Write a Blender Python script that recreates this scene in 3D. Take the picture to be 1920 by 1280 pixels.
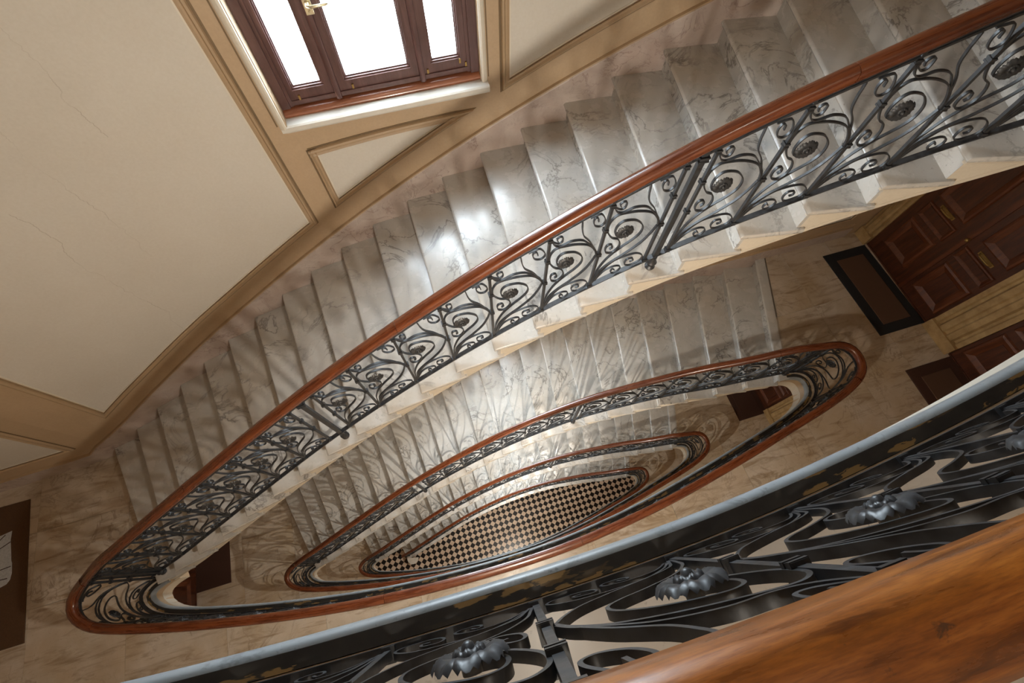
import bpy, bmesh, math, random
import numpy as np
from mathutils import Matrix, Vector

random.seed(7)
C = bpy.context.scene.collection
for o in list(bpy.data.objects):
    bpy.data.objects.remove(o)
scene = bpy.context.scene

# ------------------------------------------------------------------ camera, sky, lamps, exposure
H = 4.08            # storey height
R = H / 24.0        # riser
cam_d = bpy.data.cameras.new('camera')
cam = bpy.data.objects.new('camera', cam_d)
C.objects.link(cam)
cam_d.sensor_width = 36.0
cam_d.lens = 870.0 / 1920.0 * 36.0
cam_d.clip_start = 0.02
cam_d.clip_end = 200
rot = Matrix(((0.956667, 0.264386, -0.122021), (-0.291161, 0.873983, -0.389074), (0.003778, 0.407742, 0.91309)))
cam.matrix_world = Matrix.Translation((0, 0, 1.2997 * H)) @ rot.to_4x4()
scene.camera = cam

world = bpy.data.worlds.new('sky')
scene.world = world
world.use_nodes = True
bg = world.node_tree.nodes['Background']
bg.inputs['Color'].default_value = (0.80, 0.90, 1.0, 1)
bg.inputs['Strength'].default_value = 42.0


def point_lamp(name, loc, power, color, radius, kind='POINT'):
    d = bpy.data.lights.new(name, kind)
    if kind == 'SPOT':      # ceiling fitting that shines down only
        d.spot_size = math.radians(176)
        d.spot_blend = 0.08
    d.energy = power
    d.color = color
    d.shadow_soft_size = radius
    o = bpy.data.objects.new(name, d)
    C.objects.link(o)
    o.location = loc
    return o


LAMP = (1.0, 0.94, 0.84)
for i, z in enumerate((3.60, 3.60 - H, 3.60 - 2 * H, 3.60 - 3 * H)):
    point_lamp('gallery_lamp', (0.12, -0.55, z), 225 if i == 0 else 320, LAMP, 0.07 if i == 0 else 0.025, 'POINT' if i == 0 else 'SPOT')
point_lamp('gallery_lamp', (0.12, -0.75, 7.5), 64, LAMP, 0.09)
for i in range(5):      # light portals in the window openings
    d = bpy.data.lights.new('window_portal', 'AREA')
    d.shape = 'RECTANGLE'
    d.size = 1.3
    d.size_y = 2.3
    d.cycles.is_portal = True
    o = bpy.data.objects.new('window_portal', d)
    C.objects.link(o)
    o.location = (0, 3.22, 4.15 + H - i * H)
    o.rotation_euler = (math.radians(-90), 0, 0)

vs = scene.view_settings
vs.view_transform = 'Standard'
vs.look = 'None'
vs.gamma = 1.0
vs.use_curve_mapping = False
vs.exposure = -0.08
scene.cycles.use_denoising = True
scene.cycles.max_bounces = 8
scene.cycles.diffuse_bounces = 4
scene.cycles.glossy_bounces = 3
scene.cycles.transparent_max_bounces = 8
scene.cycles.caustics_reflective = False
scene.cycles.caustics_refractive = False
scene.cycles.sample_clamp_indirect = 6.0


# ------------------------------------------------------------------ materials
def new_mat(name):
    m = bpy.data.materials.new(name)
    m.use_nodes = True
    nt = m.node_tree
    b = nt.nodes['Principled BSDF']
    return m, nt, b


def N(nt, t, **kw):
    n = nt.nodes.new(t)
    for k, v in kw.items():
        if k.startswith('i_'):
            n.inputs[k[2:].replace('_', ' ')].default_value = v
        else:
            setattr(n, k, v)
    return n


def ramp(nt, src, stops, out='Color'):
    r = nt.nodes.new('ShaderNodeValToRGB')
    e = r.color_ramp.elements
    while len(e) < len(stops):
        e.new(0.5)
    for el, (p, c) in zip(e, stops):
        el.position = p
        el.color = (*c, 1) if len(c) == 3 else c
    nt.links.new(src, r.inputs['Fac'])
    return r.outputs[out]


def mixc(nt, fac, a, b, mode='MIX'):
    m = nt.nodes.new('ShaderNodeMix')
    m.data_type = 'RGBA'
    m.blend_type = mode
    for s, v in ((0, fac), (6, a), (7, b)):
        if hasattr(v, 'links'):
            nt.links.new(v, m.inputs[s])
        elif s == 0:
            m.inputs[0].default_value = v
        else:
            m.inputs[s].default_value = (*v, 1)
    return m.outputs[2]


def coords(nt, scale=(1, 1, 1), per_object=True, uv=False):
    tc = nt.nodes.new('ShaderNodeTexCoord')
    src = tc.outputs['UV' if uv else 'Object']
    if per_object:
        oi = nt.nodes.new('ShaderNodeObjectInfo')
        mul = N(nt, 'ShaderNodeVectorMath', operation='MULTIPLY')
        nt.links.new(oi.outputs['Random'], mul.inputs[0])
        mul.inputs[1].default_value = (37, 53, 19)
        ad = N(nt, 'ShaderNodeVectorMath', operation='ADD')
        nt.links.new(src, ad.inputs[0])
        nt.links.new(mul.outputs[0], ad.inputs[1])
        src = ad.outputs[0]
    mp = nt.nodes.new('ShaderNodeMapping')
    mp.inputs['Scale'].default_value = scale
    nt.links.new(src, mp.inputs['Vector'])
    return mp.outputs[0]


def noise(nt, vec, scale, detail=4, rough=0.55, dist=0.0):
    n = N(nt, 'ShaderNodeTexNoise')
    n.inputs['Scale'].default_value = scale
    n.inputs['Detail'].default_value = detail
    n.inputs['Roughness'].default_value = rough
    n.inputs['Distortion'].default_value = dist
    nt.links.new(vec, n.inputs['Vector'])
    return n.outputs['Fac']


def bump(nt, b, src, strength=0.2, dist=0.01):
    n = N(nt, 'ShaderNodeBump')
    n.inputs['Strength'].default_value = strength
    n.inputs['Distance'].default_value = dist
    nt.links.new(src, n.inputs['Height'])
    nt.links.new(n.outputs[0], b.inputs['Normal'])


def marble(name, light, dark, vein, warm, rough, vscale=1.6, vein_amt=0.8, streak=None):
    m, nt, b = new_mat(name)
    v = coords(nt)
    cloud = noise(nt, v, 2.3 * vscale, 7, 0.62, 0.6)
    base = ramp(nt, cloud, [(0.30, dark), (0.62, light)])
    stain = noise(nt, v, 1.1 * vscale, 4, 0.6)
    base = mixc(nt, ramp(nt, stain, [(0.42, (0, 0, 0)), (0.75, (1, 1, 1))]), base, warm)
    if streak:
        mp = nt.nodes.new('ShaderNodeMapping')
        mp.inputs['Rotation'].default_value = (0, 0, math.radians(32))
        mp.inputs['Scale'].default_value = (0.8, 4.5, 1)
        nt.links.new(v, mp.inputs['Vector'])
        sn = noise(nt, mp.outputs[0], 2.4, 8, 0.68, 0.9)
        base = mixc(nt, ramp(nt, sn, [(0.50, (0, 0, 0)), (0.66, (0.75, 0.75, 0.75))]), base, streak)
    # thin veins: band around 0.5 of distorted noise
    n1 = noise(nt, v, 1.5 * vscale, 9, 0.6, 1.3)
    vm = ramp(nt, n1, [(0.482, (0, 0, 0)), (0.498, (1, 1, 1)), (0.502, (1, 1, 1)), (0.520, (0, 0, 0))])
    pat = ramp(nt, noise(nt, v, 1.4 * vscale, 2), [(0.40, (0, 0, 0)), (0.62, (1, 1, 1))])
    vmask = mixc(nt, 1.0, vm, pat, 'MULTIPLY')
    sc = N(nt, 'ShaderNodeMath', operation='MULTIPLY')
    nt.links.new(vmask, sc.inputs[0])
    sc.inputs[1].default_value = vein_amt
    base = mixc(nt, sc.outputs[0], base, vein)
    speck = ramp(nt, noise(nt, v, 55, 3, 0.7), [(0.63, (0, 0, 0)), (0.75, (0.55, 0.55, 0.55))])
    base = mixc(nt, speck, base, vein)
    nt.links.new(base, b.inputs['Base Color'])
    rr = ramp(nt, noise(nt, v, 6, 4), [(0.3, (rough * 0.9,) * 3), (0.7, (rough * 1.15,) * 3)])
    nt.links.new(rr, b.inputs['Roughness'])
    b.inputs['Specular IOR Level'].default_value = 0.5
    bump(nt, b, noise(nt, v, 14, 3), 0.03, 0.003)
    return m


M = {}
M['tread'] = marble('white_marble', (0.51, 0.495, 0.47), (0.43, 0.415, 0.39), (0.13, 0.12, 0.11), (0.42, 0.37, 0.31), 0.26, 1.2, 0.75)
_tb = M['tread'].node_tree.nodes['Principled BSDF']
_tb.inputs['Coat Weight'].default_value = 0.3
_tb.inputs['Coat Roughness'].default_value = 0.22
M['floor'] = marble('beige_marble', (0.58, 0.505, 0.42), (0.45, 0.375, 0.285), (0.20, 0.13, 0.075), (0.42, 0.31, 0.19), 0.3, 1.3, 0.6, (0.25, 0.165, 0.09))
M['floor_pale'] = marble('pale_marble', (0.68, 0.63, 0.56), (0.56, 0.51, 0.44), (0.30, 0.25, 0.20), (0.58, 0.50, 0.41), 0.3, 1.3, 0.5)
M['pink'] = marble('pink_marble', (0.54, 0.46, 0.41), (0.40, 0.32, 0.28), (0.19, 0.11, 0.09), (0.46, 0.35, 0.30), 0.4, 2.2, 0.6)


def paint(name, c1, c2, rough=0.6, crack=False, scale=1.2):
    m, nt, b = new_mat(name)
    v = coords(nt, per_object=False)
    n = noise(nt, v, scale, 5, 0.6)
    col = ramp(nt, n, [(0.3, c2), (0.7, c1)])
    fine = noise(nt, v, 60, 3)
    col = mixc(nt, 0.06, col, ramp(nt, fine, [(0.3, (0.2, 0.2, 0.2)), (0.7, (0.8, 0.8, 0.8))]), 'OVERLAY')
    if crack:
        geo = nt.nodes.new('ShaderNodeNewGeometry')
        sep = nt.nodes.new('ShaderNodeSeparateXYZ')
        nt.links.new(geo.outputs['Position'], sep.inputs[0])

        def mth(op, x, y=None, z=None):
            m_ = N(nt, 'ShaderNodeMath', operation=op)
            for k_, q in enumerate((x, y, z)):
                if q is None:
                    continue
                if hasattr(q, 'links'):
                    nt.links.new(q, m_.inputs[k_])
                else:
                    m_.inputs[k_].default_value = q
            return m_.outputs[0]
        for x0, za, zb, seed in ((-2.0, 2.35, 3.75, 0.0), (-2.34, 1.45, 3.05, 7.3), (-1.62, 3.3, 4.3, 3.1)):
            wn = N(nt, 'ShaderNodeTexNoise', noise_dimensions='1D')
            wn.inputs['Scale'].default_value = 1.7
            wn.inputs['Detail'].default_value = 7
            wn.inputs['Roughness'].default_value = 0.6
            nt.links.new(mth('ADD', sep.outputs[2], seed), wn.inputs['W'])
            dd = mth('ABSOLUTE', mth('SUBTRACT', mth('SUBTRACT', sep.outputs[0], x0), mth('MULTIPLY_ADD', wn.outputs['Fac'], 0.22, -0.11)))
            line = mth('SUBTRACT', 1.0, mth('MULTIPLY', dd, 330.0))
            zmask = mth('MULTIPLY', mth('GREATER_THAN', sep.outputs[2], za), mth('LESS_THAN', sep.outputs[2], zb))
            gap = ramp(nt, noise(nt, v, 3.0, 2), [(0.42, (0.15, 0.15, 0.15)), (0.6, (0.8, 0.8, 0.8))])
            fac = mth('MULTIPLY', mth('MULTIPLY', mth('MAXIMUM', line, 0.0), zmask), gap)
            col = mixc(nt, fac, col, (0.36, 0.30, 0.23))
    nt.links.new(col, b.inputs['Base Color'])
    b.inputs['Roughness'].default_value = rough
    bump(nt, b, noise(nt, v, 25, 4), 0.05, 0.004)
    return m


M['cream'] = paint('cream_plaster', (0.63, 0.585, 0.515), (0.59, 0.54, 0.465), 0.7, True)
M['tan'] = paint('tan_paint', (0.50, 0.365, 0.235), (0.43, 0.305, 0.185), 0.5)
M['tan_dark'] = paint('tan_moulding_paint', (0.43, 0.305, 0.19), (0.37, 0.255, 0.145), 0.5)
M['bead'] = paint('pale_bead_paint', (0.72, 0.66, 0.56), (0.66, 0.59, 0.48), 0.5)
M['stringer'] = paint('stringer_plaster', (0.57, 0.505, 0.41), (0.52, 0.455, 0.36), 0.6)
M['groove_shade'] = paint('groove_shade_colour', (0.20, 0.13, 0.07), (0.15, 0.10, 0.05), 0.7)  # dark tone that stands in for the shadow of a groove
M['limestone'] = paint('ochre_limestone', (0.44, 0.30, 0.14), (0.27, 0.165, 0.065), 0.6, False, 9)
M['screed'] = paint('joint_mortar', (0.22, 0.17, 0.12), (0.16, 0.12, 0.08), 0.9)


def iron():
    m, nt, b = new_mat('wrought_iron')
    v = coords(nt, per_object=False)
    n = noise(nt, v, 35, 4)
    nt.links.new(ramp(nt, n, [(0.35, (0.014, 0.014, 0.015)), (0.7, (0.034, 0.035, 0.038))]), b.inputs['Base Color'])
    nt.links.new(ramp(nt, n, [(0.3, (0.34,) * 3), (0.7, (0.52,) * 3)]), b.inputs['Roughness'])
    b.inputs['Specular IOR Level'].default_value = 0.5
    bump(nt, b, noise(nt, v, 110, 3), 0.12, 0.002)
    return m


M['iron'] = iron()


def wood(name, c1, c2, c3, rough=0.25, uv=False, scale=(1.2, 14, 14), coat=0.3, wear=None):
    m, nt, b = new_mat(name)
    v = coords(nt, scale, True, uv)
    n = noise(nt, v, 3.0, 6, 0.6, 0.5)
    col = ramp(nt, n, [(0.25, c1), (0.5, c2), (0.78, c3)])
    v2 = coords(nt, tuple(s * 4 for s in scale), True, uv)
    g = noise(nt, v2, 5.0, 3, 0.6)
    col = mixc(nt, ramp(nt, g, [(0.45, (0, 0, 0)), (0.75, (0.5, 0.5, 0.5))]), col, c1)
    if wear:
        w = noise(nt, coords(nt, (scale[0] * 5, scale[1] * .9, scale[2]), True, uv), 2.2, 5, 0.65, 0.3)
        col = mixc(nt, ramp(nt, w, [(0.66, (0, 0, 0)), (0.72, (0.8, 0.8, 0.8))]), col, wear)
    nt.links.new(col, b.inputs['Base Color'])
    nt.links.new(ramp(nt, n, [(0.3, (rough * 0.8,) * 3), (0.7, (rough * 1.3,) * 3)]), b.inputs['Roughness'])
    b.inputs['Coat Weight'].default_value = coat
    b.inputs['Coat Roughness'].default_value = 0.12
    bump(nt, b, g, 0.04, 0.002)
    return m


M['rail'] = wood('handrail_mahogany', (0.05, 0.011, 0.005), (0.125, 0.030, 0.009), (0.22, 0.062, 0.016), 0.27, True, (1.4, 20, 1), 0.35)
M['rail_worn'] = wood('handrail_worn_mahogany', (0.07, 0.020, 0.006), (0.26, 0.080, 0.012), (0.46, 0.165, 0.026), 0.3, True, (3.0, 26, 1), 0.3, (0.05, 0.025, 0.015))
M['door'] = wood('door_mahogany', (0.028, 0.010, 0.005), (0.065, 0.019, 0.008), (0.12, 0.036, 0.013), 0.42, False, (9, 9, 0.9), 0.06)
M['door_gold'] = wood('door_moulding_mahogany', (0.045, 0.013, 0.006), (0.10, 0.028, 0.010), (0.18, 0.054, 0.017), 0.42, False, (9, 9, 0.9), 0.06)
M['sash'] = wood('window_mahogany', (0.062, 0.030, 0.028), (0.105, 0.050, 0.045), (0.16, 0.078, 0.068), 0.35, False, (8, 8, 1.0), 0.2)
M['ledge'] = wood('window_ledge_mahogany', (0.14, 0.045, 0.022), (0.24, 0.080, 0.035), (0.34, 0.12, 0.055), 0.3, False, (1, 9, 9), 0.3)


def plain(name, col, rough, metal=0.0, nscale=40, var=0.25):
    m, nt, b = new_mat(name)
    v = coords(nt, per_object=False)
    n = noise(nt, v, nscale, 4)
    nt.links.new(ramp(nt, n, [(0.3, tuple(c * (1 - var) for c in col)), (0.7, tuple(min(1, c * (1 + var)) for c in col))]), b.inputs['Base Color'])
    b.inputs['Roughness'].default_value = rough
    b.inputs['Metallic'].default_value = metal
    bump(nt, b, n, 0.15, 0.003)
    return m


M['brass'] = plain('aged_brass', (0.36, 0.235, 0.075), 0.4, 0.8, 30)
M['brass_light'] = plain('pale_brass', (0.75, 0.66, 0.45), 0.3, 0.7, 30)
M['mat_black'] = plain('black_mat_fibre', (0.008, 0.008, 0.009), 0.95, 0, 300, 0.4)
M['mat_brown'] = plain('brown_mat_fibre', (0.085, 0.042, 0.022), 0.95, 0, 300, 0.4)
M['mat_maroon'] = plain('maroon_mat_fibre', (0.045, 0.016, 0.008), 0.95, 0, 300, 0.4)
M['mat_tan'] = plain('tan_mat_fibre', (0.08, 0.038, 0.014), 0.95, 0, 300, 0.4)
M['mat_leaf'] = plain('pale_grey_print', (0.42, 0.43, 0.44), 0.8, 0, 60, 0.15)
M['tile_dark'] = plain('black_floor_tile', (0.012, 0.010, 0.010), 0.3, 0, 6, 0.4)
M['tile_pale'] = plain('pale_floor_tile', (0.60, 0.47, 0.36), 0.35, 0, 7, 0.12)
M['plinth'] = plain('pale_plinth_marble', (0.66, 0.62, 0.55), 0.4, 0, 8, 0.08)


def edge_paint():
    m, nt, b = new_mat('worn_dark_edge_paint')
    v = coords(nt, (1, 1, 1), False, True)
    w = N(nt, 'ShaderNodeTexVoronoi', feature='F1', distance='CHEBYCHEV')
    mp = coords(nt, (11, 46, 1), False, True)
    wob = N(nt, 'ShaderNodeTexNoise')
    wob.inputs['Scale'].default_value = 2.5
    nt.links.new(mp, wob.inputs['Vector'])
    add = N(nt, 'ShaderNodeVectorMath', operation='MULTIPLY_ADD')
    nt.links.new(wob.outputs['Color'], add.inputs[0])
    add.inputs[1].default_value = (0.9, 0.9, 0)
    nt.links.new(mp, add.inputs[2])
    nt.links.new(add.outputs[0], w.inputs['Vector'])
    w.inputs['Scale'].default_value = 1.0
    sepc = nt.nodes.new('ShaderNodeSeparateColor')
    nt.links.new(w.outputs['Color'], sepc.inputs[0])
    chip = ramp(nt, sepc.outputs[0], [(0.62, (0, 0, 0)), (0.64, (1, 1, 1))])
    edge = ramp(nt, w.outputs['Distance'], [(0.38, (1, 1, 1)), (0.46, (0, 0, 0))])
    chip = mixc(nt, 1.0, chip, edge, 'MULTIPLY')
    base = ramp(nt, noise(nt, v, 9, 4), [(0.3, (0.022, 0.019, 0.016)), (0.7, (0.045, 0.040, 0.034))])
    nt.links.new(mixc(nt, chip, base, (0.30, 0.185, 0.07)), b.inputs['Base Color'])
    b.inputs['Roughness'].default_value = 0.55
    return m


M['edge'] = edge_paint()
M['nosing'] = marble('grey_nosing_stone', (0.27, 0.29, 0.30), (0.19, 0.205, 0.215), (0.08, 0.08, 0.08), (0.24, 0.24, 0.23), 0.35, 2.0, 0.4)


def glass():
    m, nt, b = new_mat('window_glass')
    nt.nodes.remove(b)
    out = nt.nodes['Material Output']
    tr = nt.nodes.new('ShaderNodeBsdfTransparent')
    tr.inputs[0].default_value = (0.96, 0.98, 0.98, 1)
    gl = nt.nodes.new('ShaderNodeBsdfGlossy')
    gl.inputs['Roughness'].default_value = 0.03
    fr = nt.nodes.new('ShaderNodeLayerWeight')
    fr.inputs['Blend'].default_value = 0.5
    pw = N(nt, 'ShaderNodeMath', operation='POWER')
    nt.links.new(fr.outputs['Facing'], pw.inputs[0])
    pw.inputs[1].default_value = 5.0
    ma = N(nt, 'ShaderNodeMath', operation='MULTIPLY_ADD')
    nt.links.new(pw.outputs[0], ma.inputs[0])
    ma.inputs[1].default_value = 0.8
    ma.inputs[2].default_value = 0.04
    mx = nt.nodes.new('ShaderNodeMixShader')
    nt.links.new(ma.outputs[0], mx.inputs[0])
    nt.links.new(tr.outputs[0], mx.inputs[1])
    nt.links.new(gl.outputs[0], mx.inputs[2])
    nt.links.new(mx.outputs[0], out.inputs[0])
    return m


M['glass'] = glass()


# ------------------------------------------------------------------ mesh helpers
class MB:
    def __init__(self):
        self.v = []
        self.f = []
        self.uv = []
        self.n = 0
        self.has_uv = False

    def add(self, verts, faces, uvs=None):
        base = self.n
        self.v.extend([tuple(map(float, p)) for p in verts])
        self.n = len(self.v)
        for i, f in enumerate(faces):
            self.f.append(tuple(base + j for j in f))
            if uvs is not None:
                self.uv.append([uvs[j] for j in f])
                self.has_uv = True
            else:
                self.uv.append([(0, 0)] * len(f))

    def box(self, x0, x1, y0, y1, z0, z1):
        v = [(x, y, z) for x in (x0, x1) for y in (y0, y1) for z in (z0, z1)]
        self.add(v, [(0, 1, 3, 2), (4, 6, 7, 5), (0, 4, 5, 1), (2, 3, 7, 6), (0, 2, 6, 4), (1, 5, 7, 3)])

    def hexa(self, b, t):
        """8-corner block: bottom quad b, top quad t (same order)."""
        self.add(list(b) + list(t), [(3, 2, 1, 0), (4, 5, 6, 7), (0, 1, 5, 4), (1, 2, 6, 5), (2, 3, 7, 6), (3, 0, 4, 7)])

    def grid(self, P, closed=True, caps=True, UV=None):
        """P[n][m] rings of m points; joins consecutive rings."""
        n, m = len(P), len(P[0])
        verts = [tuple(p) for ring in P for p in ring]
        faces = []
        mm = m if closed else m - 1
        for i in range(n - 1):
            for j in range(mm):
                k = (j + 1) % m
                faces.append((i * m + j, i * m + k, (i + 1) * m + k, (i + 1) * m + j))
        if caps and closed:
            faces.append(tuple(reversed(range(m))))
            faces.append(tuple((n - 1) * m + j for j in range(m)))
        self.add(verts, faces, None if UV is None else [tuple(u) for ring in UV for u in ring])

    def prism(self, poly, z0, z1):
        n = len(poly)
        v = [(p[0], p[1], z0) for p in poly] + [(p[0], p[1], z1) for p in poly]
        f = [tuple(reversed(range(n))), tuple(range(n, 2 * n))]
        f += [(i, (i + 1) % n, n + (i + 1) % n, n + i) for i in range(n)]
        self.add(v, f)

    def lathe(self, c, prof, seg=14):
        P = []
        for r, z in prof:
            P.append([(c[0] + r * math.cos(2 * math.pi * j / seg), c[1] + r * math.sin(2 * math.pi * j / seg), c[2] + z) for j in range(seg)])
        self.grid(P)

    def build(self, name, mat, parent=None, smooth=None):
        org = Vector((0, 0, 0))
        if parent is not None:
            org = wloc(parent)
        vv = np.array(self.v, dtype=float).reshape(-1, 3)
        loc = vv.mean(0) if parent is not None and len(vv) else np.zeros(3)
        if parent is None and len(vv):
            loc = np.array([(vv[:, 0].min() + vv[:, 0].max()) / 2, (vv[:, 1].min() + vv[:, 1].max()) / 2, vv[:, 2].min()])
        me = bpy.data.meshes.new(name)
        me.from_pydata((vv - loc).tolist(), [], self.f)
        if self.has_uv:
            uvl = me.uv_layers.new(name='UVMap')
            flat = [c for face in self.uv for u in face for c in u]
            uvl.data.foreach_set('uv', flat)
        me.materials.append(mat)
        if smooth is not None:
            me.polygons.foreach_set('use_smooth', [True] * len(me.polygons))
            me.set_sharp_from_angle(angle=math.radians(smooth))
        o = bpy.data.objects.new(name, me)
        C.objects.link(o)
        if parent is not None:
            o.parent = parent
            o.location = Vector(loc) - org
        else:
            o.location = loc
        return o


def wloc(o):
    p = Vector(o.location)
    q = o.parent
    while q is not None:
        p = p + Vector(q.location)
        q = q.parent
    return p


def thing(name, loc, label=None, cat=None, group=None, kind=None):
    o = bpy.data.objects.new(name, None)
    C.objects.link(o)
    o.location = loc
    o.empty_display_size = 0.1
    tag(o, label, cat, group, kind)
    return o


def tag(o, label=None, cat=None, group=None, kind=None):
    for k, v in (('label', label), ('category', cat), ('group', group), ('kind', kind)):
        if v:
            o[k] = v
    return o


# ------------------------------------------------------------------ plan curves
LOW = [(-3.601, .649), (-3.585, .56), (-3.524, .477), (-3.412, .395), (-3.215, .321), (-2.91, .236), (-2.45, .127), (-1.757, -.007), (-1.11, -.098),
       (-.298, -.158), (.441, -.168), (1.0, -.130), (1.5, -.072), (2.299, .066), (2.824, .174), (3.363, .289), (3.65, .372), (3.85, .47), (3.935, .57), (3.958, .69)]
UPP = [(3.958, .69), (3.935, .80), (3.84, .88), (3.572, .948), (3.30, 1.02), (3.036, 1.08), (2.621, 1.19), (2.062, 1.298), (1.45, 1.388), (.70, 1.425), (0, 1.405),
       (-.76, 1.334), (-1.30, 1.252), (-1.88, 1.138), (-2.458, 1.005), (-2.85, .905), (-3.169, .818), (-3.42, .765), (-3.56, .725), (-3.601, .649)]


def spline_closed(pts, per=24):
    p = np.array(pts)
    n = len(p)
    out = []
    for i in range(n):
        p0, p1, p2, p3 = p[(i - 1) % n], p[i], p[(i + 1) % n], p[(i + 2) % n]
        t = [0]
        for a, b in ((p0, p1), (p1, p2), (p2, p3)):
            t.append(t[-1] + max(np.linalg.norm(b - a), 1e-6) ** 0.5)
        for k in range(per):
            tt = t[1] + (t[2] - t[1]) * k / per
            A1 = (t[1] - tt) / (t[1] - t[0]) * p0 + (tt - t[0]) / (t[1] - t[0]) * p1
            A2 = (t[2] - tt) / (t[2] - t[1]) * p1 + (tt - t[1]) / (t[2] - t[1]) * p2
            A3 = (t[3] - tt) / (t[3] - t[2]) * p2 + (tt - t[2]) / (t[3] - t[2]) * p3
            B1 = (t[2] - tt) / (t[2] - t[0]) * A1 + (tt - t[0]) / (t[2] - t[0]) * A2
            B2 = (t[3] - tt) / (t[3] - t[1]) * A2 + (tt - t[1]) / (t[3] - t[1]) * A3
            out.append((t[2] - tt) / (t[2] - t[1]) * B1 + (tt - t[1]) / (t[2] - t[1]) * B2)
    return np.array(out)


def resample(p, n):
    q = np.vstack([p, p[:1]])
    s = np.r_[0, np.cumsum(np.linalg.norm(np.diff(q, axis=0), axis=1))]
    t = np.linspace(0, s[-1], n, endpoint=False)
    return np.c_[np.interp(t, s, q[:, 0]), np.interp(t, s, q[:, 1])]


LOW = [(x * 1.022, y * 1.022) for x, y in LOW]
UPP = [(x * (1 + .022 * min(1, max(0, (abs(x - .2) - 2.6) / 1.0))), y * (1 + .022 * min(1, max(0, (abs(x - .2) - 3.2) / .6)))) for x, y in UPP]
UPP = [p for p in UPP if p[0] > -2.4] + [(-2.49, 1.005), (-2.714, .957), (-2.967, .900), (-3.20, .862), (-3.38, .838), (-3.50, .812), (-3.59, .772), (-3.655, .72), LOW[0]]
ring = resample(spline_closed(LOW[:-1] + UPP[:-1]), 1600)
for _ in range(60):
    ring = 0.5 * ring + 0.25 * (np.roll(ring, 1, 0) + np.roll(ring, -1, 0))
tan_ = np.roll(ring, -1, 0) - np.roll(ring, 1, 0)
tan_ /= np.linalg.norm(tan_, axis=1)[:, None]
nrm = np.c_[-tan_[:, 1], tan_[:, 0]]        # counter-clockwise ring: the inward side, towards the well
for _ in range(40):
    nrm = 0.5 * nrm + 0.25 * (np.roll(nrm, 1, 0) + np.roll(nrm, -1, 0))
    nrm /= np.linalg.norm(nrm, axis=1)[:, None]
iL, iR = int(ring[:, 0].argmin()), int(ring[:, 0].argmax())
DC = 0.041      # rail centre line, measured in from the handrail's outer edge


class Path:
    def __init__(self, idx):
        self.o = ring[idx]
        self.n = nrm[idx]
        c = self.o + self.n * DC
        self.s = np.r_[0, np.cumsum(np.linalg.norm(np.diff(c, axis=0), axis=1))]
        self.L = self.s[-1]
        self.cx = c[:, 0]

    def pos(self, s, d=DC):
        s = np.asarray(s, float)
        o = np.stack([np.interp(s, self.s, self.o[:, k]) for k in (0, 1)], -1)
        n = np.stack([np.interp(s, self.s, self.n[:, k]) for k in (0, 1)], -1)
        n = n / np.linalg.norm(n, axis=-1, keepdims=True)
        return o + n * np.asarray(d)[..., None], n

    def s_of_x(self, x):
        return float(np.interp(x, self.cx, self.s))

    def x(self, s):
        return np.interp(s, self.s, self.cx)


n_ = len(ring)
idx_low = [(iL + i) % n_ for i in range(((iR - iL) % n_) + 1)]
idx_up = [(iL - i) % n_ for i in range(((iL - iR) % n_) + 1)]
LO, UP = Path(idx_low), Path(idx_up)         # both run from the left tip to the right tip

X_A, X_B = -3.43, 3.84
_a = UP.s_of_x(X_A)
_up0 = [i for i, q in zip(idx_up, UP.s) if q <= _a]
_up1 = [i for i, q in zip(idx_up, UP.s) if q >= _a]
_lo0 = [i for i, q in zip(idx_low, LO.s) if q <= LO.s_of_x(X_B)]
_lo1 = [i for i, q in zip(idx_low, LO.s) if q >= LO.s_of_x(X_B)]
GP = Path(_up0[::-1] + _lo0[1:])        # gallery railing: from the flight's foot round the left tip and along the gallery
SP = Path(_up1 + _lo1[::-1][1:])        # stair railing: up the flight and round the right tip
G_TIP = GP.s[len(_up0) - 1]
S_TIP = SP.s[len(_up1) - 1]
UP_A = UP.s[len(_up0)] if len(_up0) < len(UP.s) else UP.s[-1]


XR = {1: -3.41, 2: -3.13, 3: -2.82, 4: -2.51, 5: -2.20, 6: -1.88}
for k in range(7, 26):
    XR[k] = -1.88 + (k - 6) * 0.3085
XW = {1: -3.857, 2: -3.508, 3: -3.188, 4: -2.843, 5: -2.505, 6: -2.164, 7: -1.813, 8: -1.466, 9: -1.114, 10: -.762, 11: -.411, 12: -.052,
      13: .295, 14: .650, 15: 1.003, 16: 1.353, 17: 1.715, 18: 2.076, 19: 2.45, 20: 2.81, 21: 3.17, 22: 3.53, 23: 3.89, 24: 4.25, 25: 4.60}
_k = np.arange(1, 26)
_xr = np.array([XR[k] for k in _k])
_xw = np.array([XW[k] for k in _k])


def kf(x):
    x = np.asarray(x, float)
    return np.where(x < _xr[0], 1 + (x - _xr[0]) / 0.30, np.interp(x, _xr, _k))


def kw(x):
    x = np.asarray(x, float)
    return np.where(x < _xw[0], 1 + (x - _xw[0]) / 0.35, np.interp(x, _xw, _k))


def sstep(t):
    t = np.clip(t, 0, 1)
    return t * t * (3 - 2 * t)


def smin(a, b, k=0.08):
    h = np.clip(0.5 + 0.5 * (b - a) / k, 0, 1)
    return b * (1 - h) + a * h - k * h * (1 - h)


RAILTOP = 0.88


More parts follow.
